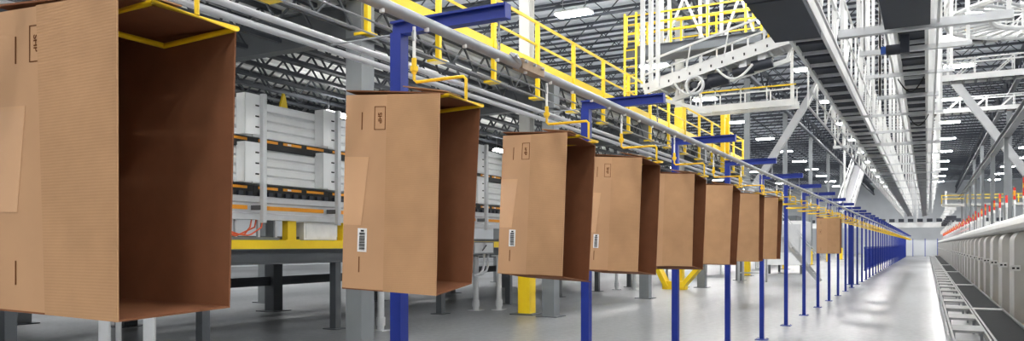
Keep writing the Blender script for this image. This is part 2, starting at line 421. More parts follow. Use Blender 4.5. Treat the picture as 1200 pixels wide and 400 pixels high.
# boxes: front top-right, front bottom-right, far top-right, far bottom-right (Y, Z), front-left X, Y top/bottom, top Z, bottom Z
BOXES = [
 ((1.148, 2.242), (1.150, 1.468), (1.498, 2.244), (1.476, 1.478), (-2.19, 1.15, 1.15, 2.27, 1.475)),
 ((2.506, 2.241), (2.478, 1.452), (2.810, 2.238), (2.740, 1.486), (-2.15, 2.514, 2.486, 2.28, 1.466)),
 ((3.709, 2.243), (3.645, 1.486), (4.10, 2.217), (4.000, 1.448), (-2.12, 3.82, 3.756, 2.27, 1.490)),
 ((4.919, 2.230), (4.833, 1.471), (5.32, 2.214), (5.220, 1.437), (-2.09, 5.0, 4.914, 2.27, 1.475)),
 ((6.235, 2.229), (6.157, 1.474), (6.62, 2.209), (6.500, 1.437), (-2.15, 6.3, 6.22, 2.26, 1.472)),
 ((7.650, 2.231), (7.502, 1.461), (8.00, 2.194), (7.803, 1.446), (-2.15, 7.70, 7.55, 2.26, 1.462)),
 ((9.003, 2.226), (8.952, 1.457), (9.315, 2.219), (9.209, 1.462), (-2.15, 9.02, 8.97, 2.25, 1.46)),
 ((10.255, 2.250), (10.128, 1.467), (10.60, 2.232), (10.418, 1.462), (-2.15, 10.3, 10.16, 2.27, 1.465)),
 ((18.20, 2.239), (18.20, 1.454), (18.52, 2.244), (18.52, 1.458), (-2.15, 18.2, 18.2, 2.24, 1.454)),
]
BL = ['nearest and largest open cardboard box, cut by the left edge', 'second cardboard box, with SHP print, tape and barcode in full view', 'third cardboard box, leaning with its foot toward the camera, barcode low',
      'fourth cardboard box, barcode at its left edge', 'fifth cardboard box hanging beside the blue post', 'sixth cardboard box in the hanging row', 'seventh cardboard box, shown narrow between its neighbours',
      'eighth and last box of the close-set row', 'small lone cardboard box hanging far down among the blue posts']
def text_mesh(txt, size):
    cu = bpy.data.curves.new('lettering', 'FONT'); cu.body = txt; cu.size = size; cu.align_x = 'CENTER'; cu.align_y = 'CENTER'; cu.offset = size*.025
    ob = bpy.data.objects.new('lettering', cu); sc.collection.objects.link(ob)
    me = bpy.data.meshes.new_from_object(ob.evaluated_get(bpy.context.evaluated_depsgraph_get()))
    bpy.data.objects.remove(ob); bpy.data.curves.remove(cu); return me
shp = text_mesh('SHP', .026)
for bi, (ftr, fbr, btr, bbr, L_) in enumerate(BOXES):
    XR = -1.67; XL = L_[0]
    C = {}
    C[1,0,1] = V(XR, *ftr); C[1,0,0] = V(XR, *fbr); C[1,1,1] = V(XR, *btr); C[1,1,0] = V(XR, *bbr)
    C[0,0,1] = V(XL, L_[1], L_[3]); C[0,0,0] = V(XL, L_[2], L_[4])
    C[0,1,1] = C[0,0,1]+(C[1,1,1]-C[1,0,1]); C[0,1,0] = C[0,0,0]+(C[1,1,0]-C[1,0,0])
    def T(u, v, w_):
        r = V(0, 0, 0)
        for i in (0, 1):
            for j in (0, 1):
                for k in (0, 1): r += C[i,j,k]*((u if i else 1-u)*(v if j else 1-v)*(w_ if k else 1-w_))
        return r
    cy = T(.5, .5, .5).y
    t = thing('cardboard_box', BL[bi], 'box', T(.5, .5, 0), 'cardboard boxes hanging from the rail')
    lip, dr = (1.03, .012) if bi == 2 else (1.0, 0)
    sb, st = (.45, .377) if bi == 0 else (.46, .46)
    lf = MB().slab(T(0,0,0), T(sb+.03,0,0), T(st+.03,0,1), T(0,0,1), .005).build('front_flap', CARD_PLAIN, t)
    o_ = V(0, -.006, 0)
    MB().slab(T(sb,0,.002)+o_, T(1,0,0)+o_, T(1,0,1)+o_, T(st,0,1)+o_, .005).build('front_flap', CARD, t)
    MB().slab(T(1,1,0), T(0,1,0), T(0,1,1), T(1,1,1), .005).build('back_panel', CARD_SHADED, t)
    MB().slab(T(0,1,0), T(0,0,0), T(0,0,1), T(0,1,1), .005).build('side_panel', CARD_SHADED, t)
    MB().slab(T(0,1,0), T(lip,1,-dr), T(lip,0,-dr), T(0,0,0), .005).build('bottom_panel', CARD_SHADED, t)
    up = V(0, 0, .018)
    MB().slab(T(0,0,1)+up*1.2, T(1,0,1)+up*.3, T(1,1,1)+up*.25, T(0,1,1)+up*.25, .005).build('top_panel', CARD_SHADED, t)
    MB().slab(T(.5,.25,1)+V(0,0,.05), T(1.0,.12,1)+V(0,0,.018), T(1,.5,1)+V(0,0,.018), T(.52,.7,1)+V(0,0,.055), .004).build('top_flap', CARD, t)
    if bi in (0, 1, 2, 3, 8):
        e = V(0, -.0014, 0)
        MB().slab(T(0,0,.33)+e, T(.2,0,.33)+e, T(.27,0,.68)+e, T(0,0,.68)+e, .001).build('tape', TAPE, t) if bi != 8 else None
        for (w0, w1) in ((.91, .82), (.17, .09)): MB().slab(T(.18,0,w1)+e, T(.19,0,w1)+e, T(.19,0,w0)+e, T(.18,0,w0)+e, .001).build('handle_slot', INK, t)
        def rect(m, u0, u1, w0, w1, d=e): return m.slab(T(u0,0,w0)+d, T(u1,0,w0)+d, T(u1,0,w1)+d, T(u0,0,w1)+d, .001)
        u0, u1, w0, w1 = .32, .44, .82, .94
        if bi == 0: u0, u1 = .304, .414
        if bi == 8: w0, w1 = .55, .67; u0, u1 = .1, .22
        m = MB()
        rect(m, u0, u1, w0, w0+.003); rect(m, u0, u1, w1-.003, w1); rect(m, u0, u0+.006, w0, w1); rect(m, u1-.006, u1, w0, w1)
        fr = m.build('stamp_frame', INK, t)
        lo = bpy.data.objects.new('lettering', shp.copy()); sc.collection.objects.link(lo); lo.data.materials.clear(); lo.data.materials.append(INK)
        lo.parent = fr; ex = (T(1,0,.9)-T(0,0,.9)).normalized(); ez = (T(.4,0,1)-T(.4,0,0)).normalized(); ey = ez.cross(ex)
        M = Matrix(((-ez.x, ex.x, 0, 0), (-ez.y, ex.y, -1, 0), (-ez.z, ex.z, 0, 0), (0,0,0,1)))
        lo.matrix_local = Matrix.Translation(T((u0+u1)/2, 0, (w0+w1)/2)+V(0, -.0016, 0)-LOC[t]) @ M
        if bi not in (0, 8):
            lb = rect(MB(), .165, .265, .195, .315).build('barcode_label', PAPER, t)
            m = MB(); z = .205; k = 0
            while z < .29:
                hgt = (.002, .004, .0015, .003, .005)[k % 5]
                rect(m, .185, .245, z, z+hgt, e*2); z += hgt + (.003, .002, .004)[k % 3]; k += 1
            rect(m, .2, .235, .298, .307, e*2)
            m.build('barcode_bar', BLACKINK, lb)
    if bi == 0: cr0 = carrier(); o = cr0
    else: o = copy_tree(cr0)
    o.location = (RX, btr[0]-.145, RZ)
    o['label'] = 'yellow wire carrier holding the %s' % ('%s cardboard box of the row' % ORD[bi] if bi < 8 else 'lone far cardboard box')
ys = [10.37+1.237*i for i in range(1, 80)]; k = 0
for y in ys:
    if abs(y-18.4) < .5: continue
    o = copy_tree(cr0); o.location = (RX, y, RZ)
    o['label'] = ('%s empty yellow carrier past the eighth box' % ORD[k]) if k < 5 else 'small empty yellow carrier hanging far along the rail'; k += 1

# ================================================================= SORTER BEHIND THE BOXES
SX = -10.2
so = thing('tray_sorter', 'tall white panelled sorting machine on yellow and grey beams behind the boxes', 'machine', (SX, 12, 0))
Y0, Y1 = -2.0, 30.0; PITCH = 1.87; U0 = 9.44
MB().box(SX-.05, SX+.1, Y0, Y1, 1.575, 1.73).build('yellow_beam', YEL, so)
MB().ibeam((SX, Y0, 1.44), (SX, Y1, 1.44), .2, .27, .02).build('grey_beam', DGREY, so)
MB().extr([(SX-.1, 2.08), (SX+.1, 2.08), (SX+.1, 2.18), (SX+.06, 2.2), (SX+.06, 2.36), (SX+.1, 2.38), (SX+.1, 2.48), (SX-.1, 2.5)], 'y', Y0, Y1).build('side_rail', SILVER, so)
ks = range(-4, 9)
first = {}
def rep(key, k, mk):
    """first piece is built at its place, the rest are shifted repeats that share its mesh"""
    if key not in first: first[key] = (mk(), k); return first[key][0]
    o, k0 = first[key]; return part_copy(o, 0, (k-k0)*PITCH, 0)
for k in ks:
    y = U0+k*PITCH
    def up():
        m = MB().box(SX+.28, SX+.36, y-.04, y+.04, 2.02, 4.2).build('upright', SILVER, so)
        b = MB().box(SX+.08, SX+.3, y-.05, y+.05, 2.24, 2.32); b.build('bracket', DGREY, m); return m
    rep('up', k, up)
    def orange():
        return MB().box(SX+.06, SX+.072, y+.12, y+PITCH-.12, 2.25, 2.32).build('orange_strip', ORANGE, so)
    rep('or', k, orange)
    for tier, (z0, z1) in enumerate(((3.48, 4.12), (2.69, 3.31))):
        def panel():
            n_ = 4; dz = (z1-z0)/n_; pr = [(SX-.12, z0)]
            for q in range(n_):
                zz = z0+q*dz
                pr += [(SX+.02, zz), (SX+.06, zz+.02), (SX+.06, zz+dz-.035), (SX+.02, zz+dz-.015)]
            pr += [(SX+.02, z1), (SX-.12, z1)]
            return MB().extr(pr, 'y', y+.01, y+PITCH-.01).build('tray_panel', WHITEP, so)
        rep('pan%d' % tier, k, panel)
        def fin():
            f_ = MB().box(SX+.07, SX+.28, y-.36, y-.34, z0+.02, z1+.06).box(SX+.26, SX+.28, y-.36, y-.03, z0+.02, z1+.06).build('fin_plate', WHITEP, so)
            m = MB()
            for q in range(3): m.box(SX+.281, SX+.286, y-.14, y-.06, z0+.14+q*.18, z0+.165+q*.18)
            m.build('slot', BLACK, f_); return f_
        rep('fin%d' % tier, k, fin)
    for tier, z in enumerate((3.40, 2.585)):
        def band():
            b = MB().box(SX-.12, SX+.09, y+.003, y+PITCH-.003, z-.085, z+.085).build('black_band', BLACK, so)
            m = MB()
            for (a, c) in ((.1, .55), (.68, 1.13), (1.27, 1.72)): m.box(SX+.09, SX+.1, y+a, y+c, z+.02, z+.065)
            m.build('orange_tag', ORANGE, b)
            m = MB()
            for (a, c) in ((.18, .27), (.78, .87)): m.box(SX+.1, SX+.103, y+a, y+c, z+.027, z+.058)
            m.build('white_tag', PAPER, b)
            m = MB()
            if tier:
                for q in range(9): m.box(SX+.09, SX+.14, y+.1+q*.2, y+.2+q*.2, z-.1, z-.03)
                m.build('wheel_guard', MOTOR, b)['kind'] = 'stuff'
            return b
        rep('band%d' % tier, k, band)
MB().box(SX-.7, SX-.12, Y0, Y1, 2.5, 4.1).build('back_body', WHITEP, so)
MB().box(SX-1.2, SX-.1, Y0, Y1, 1.72, 1.8).build('deck_plate', DGREY, so)
for y in (1.9, 5.5, 8.47, 11.6, 15.3, 18.7, 22, 25.2, 28.5):
    l = MB().box(SX-.075, SX+.075, y-.075, y+.075, .015, 1.32).build('leg', DGREY, so)
    MB().box(SX-.17, SX+.17, y-.17, y+.17, 0, .015).build('foot_plate', DGREY, l)
for y in (6.0, 10.0, 14.0, 18.0, 22.0, 26.0):
    for (x, w_) in ((-14.3, .3),):
        l = MB().box(x-w_/2, x+w_/2, y-w_/2, y+w_/2, .015, 1.6).build('leg', DGREY, so)
        MB().box(x-w_, x+w_, y-w_, y+w_, 0, .015).build('foot_plate', DGREY, l)
MB().box(-14.35, -14.25, Y0, Y1, .64, .86).build('cross_beam', JOIST, so)
MB().box(-14.6, -10.3, Y0, Y1, 1.6, 1.7).build('lower_deck', DGREY, so)
SL = {0: 'left bright silver stand under the nearest box', 1: 'right bright silver stand under the nearest box', 2: 'slim white stand beside the thick grey column', 3: 'silver stand below the grey control box',
      4: 'silver stand left of the yellow column guard', 5: 'left silver stand between third and fourth boxes', 6: 'right silver stand between third and fourth boxes', 7: 'thin grey stand between the bright silver stands'}
for i, (x, y, w_) in enumerate([(-9.3, 6.2, .17), (-9.3, 6.85, .2), (-9.2, 11.75, .13), (-9.94, 16.5, .15), (-9.5, 16.9, .14), (-10.0, 26.6, .13), (-9.4, 26.8, .15), (-9.6, 6.6, .09)]):
    t = thing('stand', SL[i], 'stand', (x, y, 0), 'silver stands')
    MB().tube((x, y, .02), (x, y, 1.36), w_/2, 4 if i in (0, 1, 7) else 12).build('pillar', SILVER, t)
    MB().tube((x, y, .1), (x, y, .26), w_/2+.02, 12).build('collar', SILVER, t)
    MB().box(x-w_, x+w_, y-w_, y+w_, 0, .02).build('foot_plate', SILVER, t)
    MB().box(x-w_, x+w_, y-w_, y+w_, 1.36, 1.38).build('cap_plate', SILVER, t)
tag(MB().extr([(10.3, 4.14), (10.5, 4.14), (10.42, 4.42), (10.38, 4.42)], 'x', -10.4, -10.36).build('yellow_tag', YEL), 'small yellow tag standing on top of the white panels', 'tag')
# things on the sorter base seen below the side rail
t = thing('yellow_stanchion', 'short yellow post standing on the yellow beam', 'post', (SX, 10.35, 1.73)); MB().box(SX-.08, SX+.06, 10.27, 10.48, 1.73, 2.08).build('shaft', YEL, t); MB().box(SX-.1, SX+.09, 10.2, 10.55, 1.73, 1.745).build('foot_plate', YEL, t)
t = thing('yellow_stanchion', 'short yellow post right of the white electrical box', 'post', (SX, 11.9, 1.73)); MB().box(SX-.08, SX+.06, 11.75, 11.95, 1.73, 2.08).build('shaft', YEL, t); MB().box(SX-.1, SX+.09, 11.7, 12.0, 1.73, 1.745).build('foot_plate', YEL, t)
t = thing('electrical_box', 'white electrical box on the yellow beam', 'box', (SX, 11.1, 1.74))
MB().box(SX-.3, SX+.02, 10.72, 11.62, 1.74, 2.07).build('body', PAPER, t); MB().box(SX+.02, SX+.03, 10.76, 11.58, 1.77, 2.04).build('lid', PAPER, t)
t = thing('metal_tray', 'grey wire tray of orange cables left of the yellow post', 'tray', (SX, 9.4, 1.73))
MB().box(SX-.25, SX+.03, 8.6, 10.1, 1.735, 1.78).build('base', GREY, t)
m = MB()
for y in (8.6, 9.1, 9.6, 10.0): m.box(SX-.02, SX+.02, y, y+.05, 1.78, 2.08)
m.build('frame', SILVER, t)
for i, (a, b) in enumerate(((8.4, 9.2), (8.5, 9.35), (8.7, 9.1))):
    pts = [(SX+.05, a+(b-a)*q/10, 2.1-.28*math.sin(math.pi*q/20)-.01*i) for q in range(11)]+[(SX+.05, b+.08, 1.83), (SX+.05, b+.2+.1*i, 1.95), (SX+.03, b+.25+.1*i, 2.08)]
    tag(MB().poly(pts, .013, 6).build('cable', ORCABLE, None, True), ('%s orange cable looping above the yellow beam' % ('lowest', 'middle', 'highest')[i]), 'cable', 'orange cables')
t = thing('control_box', 'grey control box with conduits between second and third boxes', 'box', (-9.75, 16.3, 1.33))
MB().box(-9.85, -9.65, 15.9, 16.9, 1.42, 1.72).build('body', GREY, t)
MB().box(-9.65, -9.64, 15.95, 16.85, 1.45, 1.69).build('door', SILVER, t)
MB().beam((-9.637, 16.3, 1.5), (-9.637, 16.5, 1.64), .004, .04, (1,0,0)).build('mark', BLACKINK, t)
for i in range(2):
    MB().poly([(-9.7, 16.5+.2*i, 1.42), (-9.7, 16.5+.2*i, 1.15), (-9.7, 16.42+.2*i, 1.0), (-9.7, 16.25+.15*i, .92), (-9.7, 16.0, .9)], .03, 8).build('conduit', SILVER, t, True)

# ================================================================= FLOOR ITEMS FAR LEFT
t = thing('v_barrier', 'yellow V-shaped steel barrier on the floor below the fifth box', 'barrier', (-8.3, 27.8, 0))
for (x0, z0, x1, z1) in ((-8.9, .95, -8.45, .1), (-7.9, .1, -7.25, .85)):
    MB().beam((x0, 27.8, z0), (x1, 27.8, z1), .5, .16).build('sloped_plate', YEL, t)
MB().box(-8.6, -7.75, 27.6, 28.0, 0, .3).build('base', YEL, t)
t = thing('access_stair', 'silver stair and landing frame standing behind the blue posts', 'stairs', (-5, 34.5, 0))
for y in (34.1, 35.0):
    MB().beam((-3.95, y, .1), (-6.3, y, 3.0), .05, .13).build('stringer', SILVER, t)
    MB().beam((-3.95, y, 1.1), (-6.3, y, 4.0), .04, .04).build('handrail', SILVER, t)
    for q in range(4):
        x = -4.0-.7*q; MB().tube((x, y, .15+.864*q), (x, y, 1.1+.87*q), .022, 6).build('baluster', SILVER, t)
for q in range(11):
    x = -4.1-.21*q; MB().box(x-.09, x+.09, 34.1, 35.0, .2+.262*q, .22+.262*q).build('tread', SILVER, t)
for x in (-6.2, -7.2):
    for y in (34.1, 35.0): MB().box(x-.04, x+.04, y-.04, y+.04, 0, 3.0).build('leg', SILVER, t)
for z in (.4, 1.2, 2.9): MB().box(-7.2, -6.2, 34.08, 34.12, z, z+.06).build('crossbar', SILVER, t)
MB().box(-7.3, -6.2, 34.0, 35.1, 3.0, 3.08).build('landing', DGREY, t)
t = thing('white_machine', 'white boxed machine seen between blue posts behind the lone box', 'machine', (-7, 47, 0))
MB().box(-8.0, -6.1, 45.5, 49, .5, 3.0).build('body', WHITEP, t); MB().box(-7.9, -6.2, 45.49, 45.5, 1.2, 2.8).build('door', SILVER, t)
for x in (-7.9, -6.2):
    for y in (45.6, 48.9): MB().box(x-.06, x+.06, y-.06, y+.06, 0, .5).build('leg', DGREY, t)
MB().box(-7.6, -6.5, 46, 48, 3.0, 3.3).build('hood', DGREY, t)
# low roller line further in, along the column row
t = thing('low_conveyor', 'long low silver conveyor on the floor behind the columns', 'conveyor', (-10.5, 45, 0))
MB().box(-10.9, -10.85, 32, 100, .7, .85).build('side_rail', SILVER, t); MB().box(-10.1, -10.05, 32, 100, .7, .85).build('side_rail', SILVER, t)
MB().box(-10.85, -10.1, 32, 100, .76, .8).build('belt', RUBBER, t)
for y in range(33, 100, 5):
    for x in (-10.87, -10.07): MB().box(x-.04, x+.04, y, y+.08, 0, .72).build('leg', SILVER, t)

# ================================================================= OVERHEAD CONVEYORS
def overhead(name, label, x0, x1, ya, yb, zb, lattice_side):
    t = thing(name, label, 'conveyor', ((x0+x1)/2, ya, zb))
    MB().box(x0+.03, x1-.03, ya, yb, zb+.08, zb+.12).build('belt_pan', DPAN, t)
    for xs in (x0, x1): MB().extr([(xs-.03, zb), (xs+.03, zb), (xs+.03, zb+.3), (xs-.03, zb+.3)], 'y', ya, yb).build('side_channel', WHITE, t)
    y = ya+.3; i = 0; c0 = None; r0 = None
    while y < yb:
        if c0 is None:
            c0 = MB().box(x0+.03, x1-.03, y-.03, y+.03, zb+.0, zb+.06).build('cross_tie', SILVER, t)
            r0 = MB().tube((x0+.03, y+.35, zb+.05), (x1-.03, y+.35, zb+.05), .03, 8).build('return_roller', MOTOR, t)
        else:
            part_copy(c0, 0, i*1.1, 0); part_copy(r0, 0, i*1.1, 0)
        y += 1.1; i += 1
    return t
def covers(t, x0, x1, ya, yb):
    y = ya
    while y < yb: MB().box(x0, x1, y+.03, y+2.4, 5.13, 5.24).build('cover_pan', DPAN, t); y += 2.45
ovl = overhead('overhead_conveyor', 'left overhead conveyor with dark underside running down the aisle', -2.12, -1.58, 2, 110, 5.25, 1)
covers(ovl, -2.3, -1.56, 1.6, 12)
ovr = overhead('overhead_conveyor', 'right overhead conveyor with dark underside directly above the aisle', -.47, .0, 2, 110, 5.25, 1)
covers(ovr, -.6, .05, 1.6, 12)
def lattice(label, x, ya, yb, z0, z1, step=1.1, diag=True):
    t = thing('side_lattice', label, 'railing', (x, ya, z0), 'white lattice rails beside the overhead conveyors')
    for z in (z0, (z0+z1)/2, z1): MB().box(x-.02, x+.02, ya, yb, z-.02, z+.02).build('long_rail', WHITE, t)
    p = MB().box(x-.02, x+.02, ya, ya+.04, z0, z1).build('upright', WHITE, t)
    d = MB().beam((x, ya, z0), (x, ya+step, z1), .03, .03).build('diagonal', WHITE, t) if diag else None
    n = int((yb-ya)/step)
    for i in range(1, n):
        part_copy(p, 0, i*step, 0)
        if d and i % 2 == 0: part_copy(d, 0, i*step, 0)
    return t
lattice('white lattice rail on the right side of the left overhead conveyor', -1.45, 4, 100, 5.3, 6.5)
lattice('white lattice rail on the left side of the left overhead conveyor', -2.3, 18, 100, 4.7, 5.5, 1.6)
lattice('white lattice rail on the left side of the right overhead conveyor', -.62, 12, 100, 5.3, 6.3, 1.3)
lattice('white lattice rail on the right side of the right overhead conveyor', .16, 10, 100, 5.2, 6.6, 1.1, False)
# trapeze hangers
tz = None
for i, (y, xa, xb, wd) in enumerate([(14, -1.31, 1.17, .13), (15.7, -1.1, .7, .09), (18, -1.15, .5, .07), (20.6, -1.05, .25, .09), (23.5, -2.4, .4, .06), (27, -2.4, .4, .07), (30.2, -3.0, .4, .1), (34, -2.4, .5, .07), (38, -2.4, .5, .07), (43, -2.4, .6, .07), (48, -2.4, .6, .07), (54, -2.4, .6, .07), (61, -2.4, .6, .07), (69, -2.4, .6, .07), (78, -2.4, .6, .07), (88, -2.4, .6, .07), (98, -2.4, .6, .07)]):
    t = thing('trapeze_hanger', ('%s trapeze hanger under the overhead conveyors, counted from the camera' % ORD[i]) if i < 8 else 'distant trapeze hanger under the overhead conveyors', 'hanger', ((xa+xb)/2, y, 5.1), 'trapeze hangers under the overhead conveyors')
    MB().box(xa, xb, y-wd/2, y+wd/2, 5.25-wd, 5.25).build('tube', SILVER, t)
    for x in (xa+.06, -1.3 if xa < -1.6 else -.55, xb-.06, .08, -1.0):
        if xa <= x <= xb: MB().box(x-.03, x+.03, y-.03, y+.03, 5.25, 12.29).build('drop_rod', WHITE, t)
# motor units and clutter on the first hangers
t = thing('drive_motor', 'dark drive motor hung below the right overhead conveyor', 'motor', (-.5, 15, 4.9))
MB().tube((-.62, 14.8, 5.02), (-.3, 14.8, 5.02), .09, 12).build('body', MOTOR, t, True); MB().box(-.4, -.26, 14.7, 14.9, 4.93, 5.24).build('gearbox', MOTOR, t)
MB().box(-.7, -.62, 14.74, 14.86, 4.96, 5.08).build('fan_cover', mat('motor_blue', (40, 84, 170), .4), t)
for i, (x, y) in enumerate(((-.3, 18.6), (-.2, 24))):
    q = [(x-.25+.5*k/12, y, 5.24-.3*math.sin(math.pi*k/12)) for k in range(13)]
    tag(MB().poly(q, .015, 6).build('cable', BLACK, None, True), '%s black cable sagging below the right overhead conveyor' % ('nearer', 'farther')[i], 'cable')
# crossing inclined conveyor
P0 = V(-7.3, 22, 6.2); P1 = V(-3.05, 22, 7.25); D = (P1-P0)
t = thing('inclined_conveyor', 'white inclined conveyor rising right with dark motors slung below', 'conveyor', P0)
for yy in (21.65, 22.45):
    MB().beam((P0.x, yy, P0.z), (P1.x, yy, P1.z), .05, .3).build('side_channel', WHITE, t)
    MB().beam((P0.x, yy, P0.z+.42), (P1.x, yy, P1.z+.42), .04, .05).build('guide_rail', WHITE, t)
    for q in range(11):
        p = P0+D*(q/10); MB().beam((p.x, yy, p.z), (p.x, yy, p.z+.44), .04, .04).build('guide_post', WHITE, t)
MB().beam((P0.x, 22.05, P0.z+.08), (P1.x, 22.05, P1.z+.08), .74, .04).build('belt', DPAN, t)
for q in range(14):
    p = P0+D*((q+.5)/14); MB().tube((p.x, 21.65, p.z-.1), (p.x, 22.45, p.z-.1), .035, 8).build('roller', SILVER, t)
    MB().box(p.x-.02, p.x+.02, 21.61, 21.625, p.z-.05, p.z+.02).build('bearing', BLACK, t)
for (u, s_) in ((.38, .16), (.5, .2), (.66, .13), (.78, .15)):
    p = P0+D*u; mt = MB().tube((p.x-.28, 21.9, p.z-.42), (p.x+.28, 21.9, p.z-.36), s_, 12).build('motor', MOTOR, t, True)
    MB().box(p.x-.1, p.x+.1, 21.8, 22.2, p.z-.4, p.z-.1).build('motor_bracket', SILVER, mt)
MB().beam(P0+D*.18+V(0, 0, -.5), P0+D*.95+V(0, 0, -.5), .1, .12).build('lower_beam', WHITE, t)
for u in (.2, .45, .72, .93):
    p = P0+D*u; MB().beam(p+V(0, 0, -.5), p+V(.15, 0, .02), .08, .08).build('strut', WHITE, t)
for u in (.1, .9):
    p = P0+D*u; MB().box(p.x-.05, p.x+.05, 21.6, 21.7, p.z-.1, 10.8).build('drop_rod', WHITE, t)
MB().beam(P1+V(-.1, 0, 0), P1+V(.9, 0, -1.4), .1, .1).build('end_leg', WHITE, t); MB().beam(P1+V(.3, 0, -.1), P1+V(1.2, 0, -1.4), .08, .08).build('end_leg', WHITE, t)
MB().beam(P0+V(-.1, 0, -.1), P0+V(1.9, 0, -.75), .07, .1).build('end_leg', WHITE, t)
MB().beam(P0+V(.1, -.4, .8), P1+V(-.1, -.4, .8), .05, .06).build('upper_rail', WHITE, t)
for u in (.3, .55, .8):
    p = P0+D*u; MB().beam(p+V(0, -.4, .1), p+V(.12, -.4, .8), .03, .03).build('upper_post', WHITE, t)
p = P0+D*.36+V(0, -.45, -.42)
pu = MB().poly([p+V(.24*math.cos(a*math.pi/9), 0, .24*math.sin(a*math.pi/9)) for a in range(18)], .05, 6, True).build('pulley', SILVER, t, True)
MB().tube(p+V(0, -.05, 0), p+V(0, .06, 0), .1, 12).build('pulley_hub', MOTOR, pu)
for (u, l_) in ((.22, .8), (.5, 1.0)):
    p = P0+D*u; MB().poly([p+V(l_*q/10, -.46, -.15-.35*math.sin(math.pi*q/10)) for q in range(11)], .035, 6).build('air_hose', WHITE, t, True)
# second crossing conveyor below/behind it
t = thing('crossing_conveyor', 'white roller conveyor crossing level behind the inclined conveyor', 'conveyor', (-6, 30, 6.4))
for yy in (29.6, 30.4): MB().box(-8.2, -4.2, yy-.04, yy+.04, 6.75, 7.0).build('side_channel', WHITE, t)
r0 = MB().tube((-8.1, 29.6, 6.9), (-8.1, 30.4, 6.9), .05, 8).build('roller', SILVER, t)
for q in range(1, 19): part_copy(r0, .2*q, 0, 0)
for yy in (29.6, 30.4):
    MB().box(-8.2, -4.2, yy-.02, yy+.02, 7.5, 7.55).build('guide_rail', YEL if yy < 30 else WHITE, t)
    for q in range(5): MB().box(-8.1+q*.95, -8.06+q*.95, yy-.02, yy+.02, 7.0, 7.55).build('guide_post', WHITE, t)
for x in (-7.8, -4.4): MB().box(x-.05, x+.05, 29.95, 30.05, 6.9, 12.29).build('drop_rod', WHITE, t)
# maintenance platform with yellow rails
t = thing('maintenance_platform', 'high maintenance platform with yellow railing left of the overhead conveyors', 'platform', (-6.8, 25, 8.2))
MB().box(-8.95, -4.5, 24.6, 26, 8.05, 8.28).build('deck', DPAN, t)
MB().ibeam((-8.95, 24.58, 8.1), (-4.5, 24.58, 8.1), .14, .34, .02).build('edge_beam', DGREY, t)
for yy in (24.7, 25.9):
    for z in (8.75, 9.06, 9.36): MB().box(-8.95, -4.5, yy-.02, yy+.02, z-.022, z+.022).build('rail', YEL, t)
    for x in (-8.93, -8.6, -7.4, -6.2, -5.0, -4.52): MB().box(x-.03, x+.03, yy-.03, yy+.03, 8.2, 9.38).build('post', YEL, t)
for x in (-8.9, -8.5): MB().box(x-.03, x+.03, 24.4, 24.46, 6.6, 9.38).build('ladder_side', YEL, t)
for q in range(9): MB().tube((-8.9, 24.43, 6.75+.28*q), (-8.5, 24.43, 6.75+.28*q), .02, 6).build('ladder_rung', YEL, t)
for x in (-7.9, -7.65, -6.6, -6.35, -5.9, -4.6): MB().box(x-.05, x+.05, 25.3, 25.4, 8.2, 12.2).build('hanger_post', WHITE, t)
for (a, b) in (((-7.8, 8.3), (-6.4, 11.5)), ((-6.4, 8.3), (-7.8, 11.5)), ((-5.8, 8.3), (-4.6, 11.5)), ((-4.8, 8.3), (-5.9, 11.5))): MB().beam((a[0], 25.2, a[1]), (b[0], 25.2, b[1]), .06, .08).build('brace', WHITE, t)
# hanging conveyor posts left of the platform
for i, x in enumerate((-7.45, -7.2)):
    tag(MB().box(x-.06, x+.06, 21.95, 22.05, 6.35, 12.29).build('drop_post', WHITE), '%s white drop post holding the low end of the inclined conveyor' % ('left', 'right')[i], 'post', 'drop posts of the inclined conveyor')
# tall yellow posts near mezzanine end
t = thing('yellow_gate', 'tall yellow gate frame near the far end of the mezzanine', 'gate', (-7.3, 31.5, 4.6))
for y in (31.6, 32.4): MB().box(-7.38, -7.22, y-.08, y+.08, 4.6, 7.2).build('post', YEL, t)
MB().box(-7.33, -7.27, 31.6, 32.4, 6.9, 7.1).build('crossbar', YEL, t)
# chute descending beyond
t = thing('belt_chute', 'grey belt incline with white side rails coming down behind the blue arms', 'conveyor', (-3.7, 49, 3.5))
A = V(-3.72, 52.6, 6.6); B = V(-3.9, 45.0, 3.4)
MB().beam(A, B, .62, .06).build('belt', mat('belt_grey', (150, 152, 156), .5), t)
for s_ in (-1, 1):
    MB().beam(A+V(.34*s_, 0, .06), B+V(.34*s_, 0, .06), .1, .3).build('side_rail', WHITE, t)
    MB().beam(A+V(.34*s_, 0, .7), B+V(.34*s_, 0, .7), .05, .05).build('handrail', WHITE, t)
    for q in range(6):
        p = A+(B-A)*(q/5); MB().beam(p+V(.34*s_, 0, 0), p+V(.34*s_, 0, .7), .05, .05).build('rail_post', WHITE, t)
for p in (A, B): MB().box(p.x-.05, p.x+.05, p.y-.05, p.y+.05, p.z, 12.29).build('drop_rod', WHITE, t)
